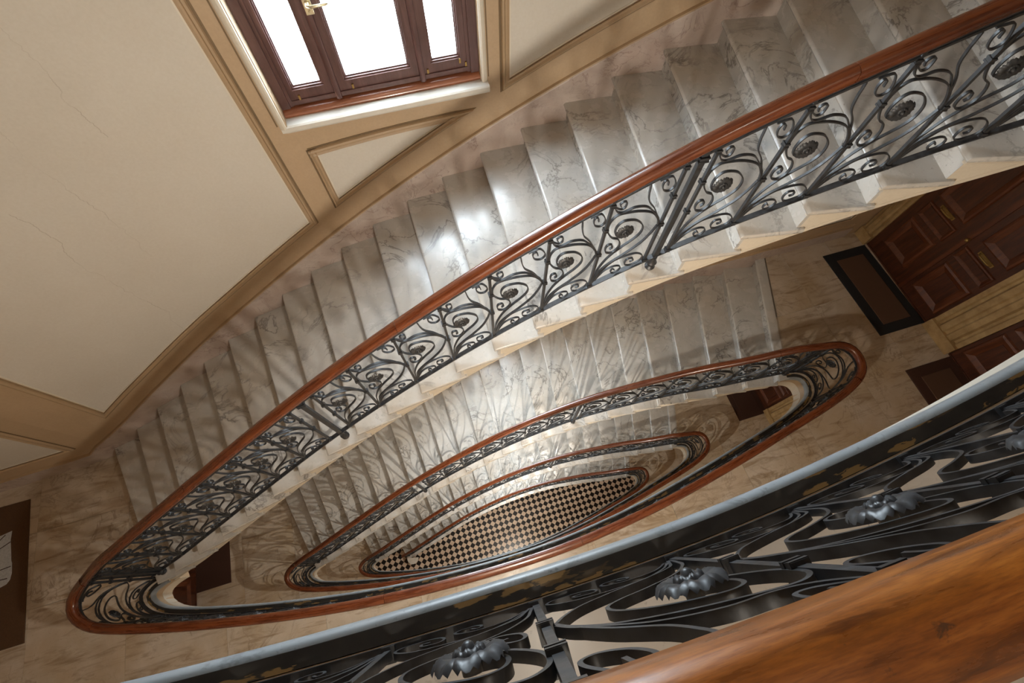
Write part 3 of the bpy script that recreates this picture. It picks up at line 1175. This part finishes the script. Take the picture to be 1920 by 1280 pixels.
# ------------------------------------------------------------------ ironwork
MOTIF = dict(
    a=[(0.029, 0.03), (0.05, 0.12), (0.084, 0.218), (0.21, 0.321), (0.41, 0.38), (0.593, 0.414), (0.685, 0.462), (0.668, 0.542), (0.55, 0.631), (0.428, 0.684), (0.287, 0.72), (0.204, 0.702), (0.188, 0.643), (0.236, 0.581), (0.33, 0.56)],
    b=[(0.046, 0.03), (0.085, 0.10), (0.14, 0.174), (0.299, 0.221), (0.543, 0.255), (0.768, 0.308), (0.885, 0.379), (0.945, 0.446)],
    t=[(0.955, 0.474), (0.89, 0.558), (0.755, 0.661), (0.607, 0.757), (0.408, 0.82), (0.249, 0.831), (0.144, 0.86), (0.07, 0.915), (0.033, 0.97)],
    tt=[(0.955, 0.446), (0.90, 0.53), (0.753, 0.646), (0.522, 0.741), (0.291, 0.805), (0.137, 0.833), (0.055, 0.805), (0.035, 0.75), (0.061, 0.676), (0.168, 0.58), (0.288, 0.521), (0.353, 0.447), (0.343, 0.391), (0.25, 0.371), (0.139, 0.414), (0.104, 0.473), (0.131, 0.506), (0.202, 0.487), (0.229, 0.446), (0.19, 0.436)],
    tl=[(0.033, 0.965), (0.083, 0.925), (0.166, 0.883), (0.227, 0.884), (0.226, 0.932), (0.17, 0.955), (0.128, 0.945), (0.15, 0.914)],
    c=[(0.53, 0.99), (0.545, 0.94), (0.559, 0.894), (0.615, 0.803), (0.759, 0.688), (0.876, 0.564), (0.945, 0.481)],
    tr=[(0.66, 0.975), (0.738, 0.968), (0.845, 0.95), (0.931, 0.874), (0.942, 0.827), (0.875, 0.815), (0.784, 0.851), (0.736, 0.907), (0.749, 0.942), (0.802, 0.925), (0.82, 0.885)],
    d=[(0.064, 0.04), (0.12, 0.11), (0.192, 0.164), (0.353, 0.218), (0.569, 0.208), (0.763, 0.171), (0.884, 0.113), (0.932, 0.062), (0.905, 0.025), (0.831, 0.018), (0.718, 0.025), (0.631, 0.061), (0.604, 0.109), (0.638, 0.138), (0.735, 0.116), (0.756, 0.078), (0.70, 0.078)],
    e=[(0.085, 0.04), (0.15, 0.095), (0.239, 0.134), (0.386, 0.131), (0.507, 0.093), (0.551, 0.047), (0.507, 0.018), (0.415, 0.025), (0.369, 0.065), (0.395, 0.092), (0.442, 0.06)])
ROS = (0.345, 0.605)


def dense(pts, n):
    p = np.array(pts)
    p = np.vstack([2 * p[0] - p[1], p, 2 * p[-1] - p[-2]])
    out = []
    for i in range(1, len(p) - 2):
        for k in range(n):
            t = k / n
            out.append(.5 * ((2 * p[i]) + (-p[i - 1] + p[i + 1]) * t + (2 * p[i - 1] - 5 * p[i] + 4 * p[i + 1] - p[i + 2]) * t * t + (-p[i - 1] + 3 * p[i] - 3 * p[i + 1] + p[i + 2]) * t ** 3))
    out.append(p[-2])
    return np.array(out)


def ribbon(mb, c3, nrm3, depth=.022, thick=.0085):
    t = np.gradient(c3, axis=0)
    t /= np.linalg.norm(t, axis=1)[:, None] + 1e-12
    q = np.cross(t, nrm3)
    q /= np.linalg.norm(q, axis=1)[:, None] + 1e-12
    P = np.stack([c3 + nrm3 * depth / 2 + q * thick / 2, c3 - nrm3 * depth / 2 + q * thick / 2, c3 - nrm3 * depth / 2 - q * thick / 2, c3 + nrm3 * depth / 2 - q * thick / 2], 1)
    mb.grid(P)


def rosette_mesh():
    """leafy rosette: two rings of cupped petals round a boss, facing +Z"""
    mb = MB()
    for r0, r1, zc, zs, w, ph in ((.008, .046, .015, (.3, .8, 1.0, .75, .15), .0165, 0), (.005, .021, .019, (.5, .9, 1.0, .8, .4), .008, .39)):
        for k in range(8):
            an = 2 * math.pi * k / 8 + ph
            ca, sa = math.cos(an), math.sin(an)
            rows = []
            for t, ww, z in zip((0, .3, .62, .86, 1), (.35, .8, 1.0, 1.0, .68), zs):
                row = []
                for j in (-1, -.6, -.2, .2, .6, 1):
                    x, y = r0 + (r1 - r0) * t - j * j * .003 * t, j * w * ww
                    zz = zc * z + (.0022 if abs(j) == .6 else (-.002 if abs(j) == 1 else -.0012)) * (.3 + t)
                    row.append((x * ca - y * sa, x * sa + y * ca, zz))
                rows.append(row)
            mb.grid(rows, closed=False, caps=False)
    mb.v = [(x * 1.18, y * 1.18, z) for x, y, z in mb.v]
    mb.lathe((0, 0, 0), [(.014, -.012), (.015, .006), (.010, .017), (.008, .024), (.003, .027)], 10)
    me = bpy.data.meshes.new('rosette')
    me.from_pydata(mb.v, [], mb.f)
    me.materials.append(M['iron'])
    me.polygons.foreach_set('use_smooth', [True] * len(me.polygons))
    return me


ROSETTE = rosette_mesh()


def collar_mesh():
    mb = MB()
    for z in (-.012, .004):
        mb.box(-.014, .014, -.016, .016, z, z + .008)
    mb.box(-.0125, .0125, -.0145, .0145, -.013, .013)
    me = bpy.data.meshes.new('collar')
    me.from_pydata(mb.v, [], mb.f)
    me.materials.append(M['iron'])
    return me


COLLAR = collar_mesh()


def place(me, name, parent, pos, mat3):
    o = bpy.data.objects.new(name, me)
    C.objects.link(o)
    o.parent = parent
    m = mat3.to_4x4()
    m.translation = Vector(pos) - wloc(parent)
    o.matrix_local = m
    return o


def frame_at(path, s, sign):
    p, n = path.pos(float(s), DC)
    nn = Vector((n[0], n[1], 0))
    t = Vector((n[1], -n[0], 0))
    return p, nn, t


def make_panel(root, path, top, bot, z0, s0, s1, detail, mirror=False, dep=.0140, th=.0068):
    def P3(uv):
        u = uv[:, 0] if not mirror else 1 - uv[:, 0]
        s = s0 + u * (s1 - s0)
        p, n = path.pos(s, DC)
        zb = bot(s) + z0
        zt = top(s) + z0 - .118
        z = zb + (zt - zb) * (uv[:, 1] * .985 + .012)
        return np.c_[p, z], np.c_[n, np.zeros(len(n))]
    per = {2: 5, 1: 3, 0: 2}[detail]
    main = MB()
    for key in ('a', 'b', 'tt'):
        c, n = P3(dense(MOTIF[key], per))
        ribbon(main, c, n, dep, th)
    if detail < 2:
        for key in ('t', 'c', 'tl', 'tr', 'd', 'e'):
            c, n = P3(dense(MOTIF[key], per))
            ribbon(main, c, n, dep, th)
    pan = main.build('scroll_panel', M['iron'], root, 35 if detail else None)
    if detail == 2:
        for key, nm in (('t', 'long_scroll'), ('c', 'leaf_scroll'), ('tl', 'small_scroll'), ('tr', 'small_scroll'), ('d', 'foot_scroll'), ('e', 'foot_scroll')):
            mb = MB()
            c, n = P3(dense(MOTIF[key], per))
            ribbon(mb, c, n, dep * (.85 if 'small' in nm or 'foot' in nm else 1), th * .9)
            mb.build(nm, M['iron'], pan, 35)
    # rosette on the well side
    c, n = P3(np.array([ROS, (ROS[0] + .01, ROS[1])]))
    zax = Vector(n[0])
    xax = Vector((zax.y, -zax.x, 0))
    yax = zax.cross(xax)
    m3 = Matrix((xax, yax, zax)).transposed()
    place(ROSETTE, 'rosette', pan, c[0] + n[0] * .010, m3)
    return pan


def make_bar(root, path, top, bot, z0, s, w=.0075, name='baluster', collars=True, foot=None):
    p, nn, t = frame_at(path, s, 1)
    mb = MB()
    zb = float(bot(s)) + z0 if foot is None else foot + .002
    zt = float(top(s)) + z0 - .080
    d = .009 if w < .01 else w * .8
    q = [Vector((p[0], p[1], 0)) + t * a + nn * b for a, b in ((-w, -d), (w, -d), (w, d), (-w, d))]
    mb.hexa([(v.x, v.y, zb) for v in q], [(v.x, v.y, zt) for v in q])
    bar = mb.build(name, M['iron'], root)
    m3 = Matrix((t, nn, Vector((0, 0, 1)))).transposed()
    if collars:
        zz = float(bot(s)) + z0
        hh = zt - .045 - zz
        for f in (.012, .455, .735, .985):
            place(COLLAR, 'collar', bar, (p[0], p[1], zz + hh * f), m3)
    else:
        # urn-like foot
        mb = MB()
        mb.lathe((p[0], p[1], zb), [(.030, 0), (.034, .012), (.022, .028), (.026, .045), (.034, .060), (.020, .085), (.017, .11)], 12)
        mb.build('post_foot', M['iron'], bar, 45)
        place(COLLAR, 'collar', bar, (p[0], p[1], zt - .05), m3 @ Matrix.Diagonal((1.9, 1.5, 1.2)))
    return bar


HR = [(-.039, -.036), (-.041, -.018), (-.0395, -.008), (-.033, .006), (-.022, .0145), (-.009, .018), (.009, .018), (.022, .0145), (.033, .006), (.0365, -.008), (.037, -.018), (.036, -.036), (.030, -.044), (.024, -.054), (-.024, -.054), (-.032, -.044)]


def sweep_rail(path, top, z0, s0, s1, prof, dz, name, mat, root, smooth=50, step=.05, uoff=0):
    n = max(3, int((s1 - s0) / step) + 1)
    P, UV = [], []
    acc = [0]
    for a, b in zip(prof[:-1], prof[1:]):
        acc.append(acc[-1] + math.hypot(b[0] - a[0], b[1] - a[1]))
    for s in np.linspace(s0, s1, n):
        p, nn = path.pos(float(s), DC)
        z = float(top(s)) + z0 + dz
        P.append([(p[0] + nn[0] * a, p[1] + nn[1] * a, z + b) for a, b in prof])
        UV.append([(s + uoff, v) for v in acc])
    mb = MB()
    mb.grid(P, UV=UV)
    return mb.build(name, mat, root, smooth)


def box_prof(w, h):
    return [(-w / 2, -h / 2), (w / 2, -h / 2), (w / 2, h / 2), (-w / 2, h / 2)]


def make_railing(root, path, top, bot, z0, s_lo, s_hi, bars, posts, panels, joints, mat, detail, ribs=None):
    cuts = [s_lo] + [j for j in joints if s_lo < j < s_hi] + [s_hi]
    for i, (a, b) in enumerate(zip(cuts[:-1], cuts[1:])):
        g = .0012
        sweep_rail(path, top, z0, a + (g if i else 0), b - (g if i < len(cuts) - 2 else 0), HR, -.018, 'handrail', mat, root, uoff=random.random() * 9)
    sweep_rail(path, top, z0, s_lo, s_hi, box_prof(.040, .010), -.078, 'rail_cap', M['iron'], root, None)
    sweep_rail(path, top, z0, s_lo, s_hi, box_prof(.016, .014), -.116, 'top_rail', M['iron'], root, None)
    sweep_rail(path, bot, z0, s_lo, s_hi, box_prof(.032, .010), 0, 'bottom_rail', M['iron'], root, None)
    for s in bars:
        make_bar(root, path, top, bot, z0, s, collars=True)
    for s, foot in posts:
        make_bar(root, path, top, bot, z0, s, .016, 'newel_post', False, foot)
    for s0, s1, mir in panels:
        make_panel(root, path, top, bot, z0, s0, s1, detail, mir, *(ribs or (.0140, .0068)))


G1 = [-3.27, -2.97, -2.648, -2.339, -2.032, -1.748, -1.457, -1.185]
G2 = [-.985, -.693, -.35, -.025, .294, .643, .965, 1.300]
G3 = [1.430, 1.77, 2.105, 2.434, 2.771, 3.10, 3.43, 3.70]
FLAB = ['iron stair railing with mahogany handrail on the topmost flight, in front of the window',
        'iron stair railing with mahogany handrail on the second flight down',
        'iron stair railing with mahogany handrail on the third flight down',
        'iron stair railing ending at the round pale block on the checkered floor']
GLAB = ['large worn handrail and scroll railing of the gallery, nearest in the foreground',
        'long gallery railing edging the widest of the three lens-shaped openings below',
        'gallery railing edging the middle one of the three lens-shaped openings',
        'gallery railing edging the smallest lens-shaped opening, round the checkered floor']
def su(x):
    return UP.s_of_x(x) - UP_A


def sl(x):
    return G_TIP + LO.s_of_x(x)


for i, z0 in enumerate(bases):
    detail = (2, 1, 0, 0)[i]
    root = thing('stair_railing', (0, 1.38, z0), FLAB[i], 'railing', 'iron stair railings')
    bars, panels, posts = [], [], []
    for G in (G1, G2, G3):
        ss = [su(x) for x in G]
        bars += ss
        panels += [(a, b, False) for a, b in zip(ss[:-1], ss[1:])]
    for x in (-3.335, -1.082, 1.365, 3.748):
        kk = max(0, math.floor(float(kf(x)))) if x < 3.4 else 24
        posts.append((su(x), z0 + kk * R))
    bars += [su(-3.395), su(3.795), su(3.795) + .06, SP.L - .03]
    panels.append((su(3.795) + .07, SP.L - .04, False))
    joints = [su(x) for x in (-2.1, -.30, 1.86, 3.3)]
    make_railing(root, SP, sp_top, sp_bot, z0, .0015, SP.L - .0015, bars, posts, panels, joints, M['rail'], detail)

for i, z0 in enumerate(floors_z):
    detail = (2, 1, 0, 0)[i]
    root = thing('gallery_railing', (0, -.11, z0), GLAB[i], 'railing', 'iron gallery railings')
    step = .3215
    xs = [.021 + step * n for n in range(-10, 12)]
    xs = [x for x in xs if -3.2 < x < 3.6]
    ss = [sl(x) for x in xs]
    bars = list(ss) + [.03, sl(-3.40), GP.L - .03]
    ends = (ss[-1], GP.L - .03, True)
    panels = [(a, b, True) for a, b in zip(ss[:-1], ss[1:])]
    panels.append(ends)
    panels.append((.04, sl(-3.40), True))
    panels.append((sl(-3.40), ss[0], True))
    joints = [sl(x) for x in (-3.45, -1.12, .62 if i else -.27, 1.9, 3.4)]
    make_railing(root, GP, gp_top, gp_bot, z0, .0015, GP.L - .0015, bars, [], panels, joints, M['rail_worn'] if i == 0 else M['rail'], detail, (.0155, .0072) if i == 0 else None)


# ------------------------------------------------------------------ doors on the landings
def make_door(n, X, sg, z0, ymap, both=True):
    """double door on an end wall; sg +1: right wall (faces -x), -1: left wall (faces +x)"""
    root = thing('door_%d' % n, (X, ymap(1.6), z0), kind='structure')

    def B(mb, ya, yb, za, zb, d0, d1):
        a, b = ymap(ya), ymap(yb)
        xa, xb = X - sg * d0, X - sg * d1
        mb.box(min(xa, xb), max(xa, xb), min(a, b), max(a, b), z0 + za, z0 + zb)

    def ring_(ya, yb, za, zb, w, hgt, parent, mat, d0, nm='panel_moulding'):
        mb = MB()
        cs = [(ya, za), (yb, za), (yb, zb), (ya, zb)]
        ins = [(ya + w, za + w), (yb - w, za + w), (yb - w, zb - w), (ya + w, zb - w)]
        prof = [(0, 0), (.12, .7), (.35, 1), (.55, .75), (.8, .45), (1, .05)]
        P = []
        for k in range(5):
            a, b = cs[k % 4], ins[k % 4]
            P.append([(X - sg * (d0 + hgt * h), ymap(a[0] + (b[0] - a[0]) * t), z0 + a[1] + (b[1] - a[1]) * t) for t, h in prof])
        mb.grid(P, closed=False, caps=False)
        return mb.build(nm, mat, parent, 25)

    def panel(ya, yb, za, zb, w, parent):
        pn = ring_(ya, yb, za, zb, w, .028, parent, M['door_gold'], .045)
        mb = MB()
        B(mb, ya + w, yb - w, za + w, zb - w, .030, .050)
        mb.build('panel_field', M['door'], pn)
        return pn
    for (a, b, bot, sm, upp) in ((1.545, 2.255, (1.70, 2.145, .21, .715), (1.69, 2.145, .78, 1.0), (1.70, 2.15, 1.09, 2.2)),
                                 (.975, 1.535, (1.015, 1.475, .155, .69), (1.02, 1.49, .785, .97), (1.04, 1.44, 1.11, 2.2))):
        mb = MB()
        B(mb, a, b, 0.02, 2.45, 0.0, .045)
        leaf = mb.build('door_leaf', M['door'], root)
        panel(*bot, .10, leaf)
        panel(*sm, .05, leaf)
        panel(*upp, .09, leaf)
        mid = (sm[0] + sm[1]) / 2
        mb = MB()
        hz = 1.04 if a > 1.2 else 1.025
        B(mb, mid - .105, mid + .105, hz - .022, hz + .022, .045, .050)
        pl = mb.build('pull_plate', M['brass'], leaf)
        mb = MB()
        P = []
        for t in np.linspace(-1, 1, 9):
            y = mid + .09 * t
            dd = .052 + .035 * math.sqrt(max(0, 1 - t ** 4))
            P.append([(X - sg * (dd + .008 * math.cos(q)), ymap(y), z0 + hz + .010 * math.sin(q)) for q in np.linspace(0, 2 * math.pi, 7)[:-1]])
        mb.grid(P)
        mb.build('pull_bar', M['brass'], pl, 60)
    mb = MB()
    B(mb, .975, 2.255, .001, .022, 0, .06)
    mb.build('threshold', M['door'], root)
    mb = MB()       # meeting strip, kick board, threshold and head
    B(mb, 1.515, 1.565, .02, 2.45, .045, .062)
    mb.build('meeting_strip', M['door_gold'], root)
    mb = MB()
    B(mb, .975, 2.255, 2.45, 2.62, 0, .06)
    mb.build('door_head', M['door'], root)
    mb = MB()
    yk = ymap(1.528)
    P = []
    for d, r in ((.062, .012), (.085, .010), (.092, .020), (.104, .024), (.116, .016), (.120, .004)):
        P.append([(X - sg * d, yk + r * math.cos(q), z0 + 1.045 + r * math.sin(q)) for q in np.linspace(0, 2 * math.pi, 11)[:-1]])
    mb.grid(P)
    mb.build('knob', M['brass'], root, 60)
    mb = MB()
    P = []
    for d, r in ((.030, .020), (.036, .020), (.038, .008), (.037, .001)):
        P.append([(X - sg * d, ymap(1.936) + r * math.cos(q), z0 + 1.565 + r * math.sin(q)) for q in np.linspace(0, 2 * math.pi, 11)[:-1]])
    mb.grid(P)
    mb.build('peephole', M['brass'], root, 60)
    mb = MB()
    hexp = [(1.815, 1.68), (1.85, 1.715), (1.965, 1.715), (2.0, 1.68), (1.965, 1.645), (1.85, 1.645)]
    P = [[(X - sg * d, ymap(a), z0 + b) for a, b in hexp] for d in (.030, .036)]
    mb.grid(P)
    mb.build('name_plate', M['brass'], root)
    # limestone jambs with fluted face and plinth block
    for (ya, yb, flutes) in ((2.255, 2.46, 3), (.535, .975, 5))[:2 if both else 1]:
        mb = MB()
        B(mb, ya, yb, 0, .16, 0, .115)
        mb.build('jamb_plinth', M['limestone'], root)
        mb = MB()
        pr = [(0, 0), (0, .07), (.12, .075), (.16, .055), (.22, .055), (.27, .095), (.42, .10), (.46, .08), (.54, .08), (.58, .10), (.73, .095), (.78, .055), (.84, .055), (.88, .075), (1, .07), (1, 0)]
        P = []
        for z in (.16, 2.75):
            P.append([(X - sg * d, ymap(ya + (yb - ya) * t), z0 + z) for t, d in pr])
        mb.grid(P)
        mb.build('stone_jamb', M['limestone'], root)
    mb = MB()
    B(mb, .535 if both else .98, 2.46, 2.62, 2.85, 0, .09)
    mb.build('stone_lintel', M['limestone'], root)
    return root


ident = lambda y: y
mirr = lambda y: 1.51 - y
nd = 1
for z0 in (0.0, -H, -2 * H):
    make_door(nd, XRIGHT, 1, z0, ident)
    nd += 1
    if z0 == 0.0:
        make_door(nd, XRIGHT, 1, z0, lambda y: 1.505 - y, False)
        nd += 1
for z0 in (-H,):
    make_door(nd, XLEFT, -1, z0, lambda y: y - .30)
    nd += 1


# ------------------------------------------------------------------ doormats
def make_mat(x0, x1, y0, y1, z, border, m_out, m_in, label, skew=0.0):
    t = thing('doormat', ((x0 + x1) / 2, (y0 + y1) / 2, z), label, 'doormat', 'doormats on the landings')

    def pl(mb, a, b, c, d, za, zb, r=.006):
        q = [(a, c), (b, c), (b + skew * (d - c), d), (a + skew * (d - c), d)]
        q2 = [(a + r, c + r), (b - r, c + r), (b - r + skew * (d - c), d - r), (a + r + skew * (d - c), d - r)]
        mb.hexa([(x, y, za) for x, y in q], [(x, y, zb - .003) for x, y in q])
        mb.hexa([(x, y, zb - .003) for x, y in q], [(x, y, zb) for x, y in q2])
    mb = MB()
    pl(mb, x0, x1, y0, y1, z + .0005, z + .012)
    mb.build('mat_base', m_out, t)
    if border:
        mb = MB()
        pl(mb, x0 + border, x1 - border, y0 + border, y1 - border, z + .0125, z + .020)
        mb.build('mat_pile', m_in, t)
    return t


make_mat(5.18, 5.835, .985, 2.245, 0, .125, M['mat_black'], M['mat_brown'], 'black bordered doormat with brown centre in front of the panelled double door', -.03)
make_mat(5.19, 5.85, -.62, .495, 0, .125, M['mat_maroon'], M['mat_brown'], 'dark maroon bordered doormat partly hidden behind the grey gallery edge')
make_mat(5.22, 5.85, .92, 1.95, -H, .10, M['mat_maroon'], M['mat_maroon'], 'dark doormat one storey down, seen through the right end of the widest opening')
lm = make_mat(-5.52, -4.73, .57, 1.98, 0, 0, M['mat_tan'], M['mat_tan'], 'brown doormat with pale grey leaf print on the left landing', -.065)
make_mat(-5.58, -4.94, .93, 2.02, -H, 0, M['mat_maroon'], M['mat_maroon'], 'dark brown doormat one storey down, seen through the left end of the widest opening')
mb = MB()
leaf = [(-5.30, 1.62), (-5.08, 1.668), (-4.962, 1.69), (-4.965, 1.60), (-4.95, 1.50), (-4.935, 1.39), (-4.925, 1.36), (-4.915, 1.26), (-4.925, 1.20), (-4.955, 1.165), (-4.985, 1.158), (-5.05, 1.14), (-5.28, 1.17), (-5.33, 1.40)]
mb.prism(leaf[::-1], .0125, .0165)
lp = mb.build('leaf_print', M['mat_leaf'], lm)
for k, (a, b) in enumerate((((-5.28, 1.30), (-4.93, 1.33)), ((-5.25, 1.45), (-4.96, 1.58)), ((-5.28, 1.24), (-4.95, 1.22)), ((-5.2, 1.52), (-5.02, 1.665)))):
    mb = MB()
    d = np.array(b) - np.array(a)
    n = np.array([-d[1], d[0]]) / np.linalg.norm(d) * .004
    q = [tuple(np.array(a) + n), tuple(np.array(a) - n), tuple(np.array(b) - n), tuple(np.array(b) + n)]
    mb.hexa([(x, y, .0166) for x, y in q], [(x, y, .0180) for x, y in q])
    mb.build('leaf_vein', M['mat_maroon'], lp)
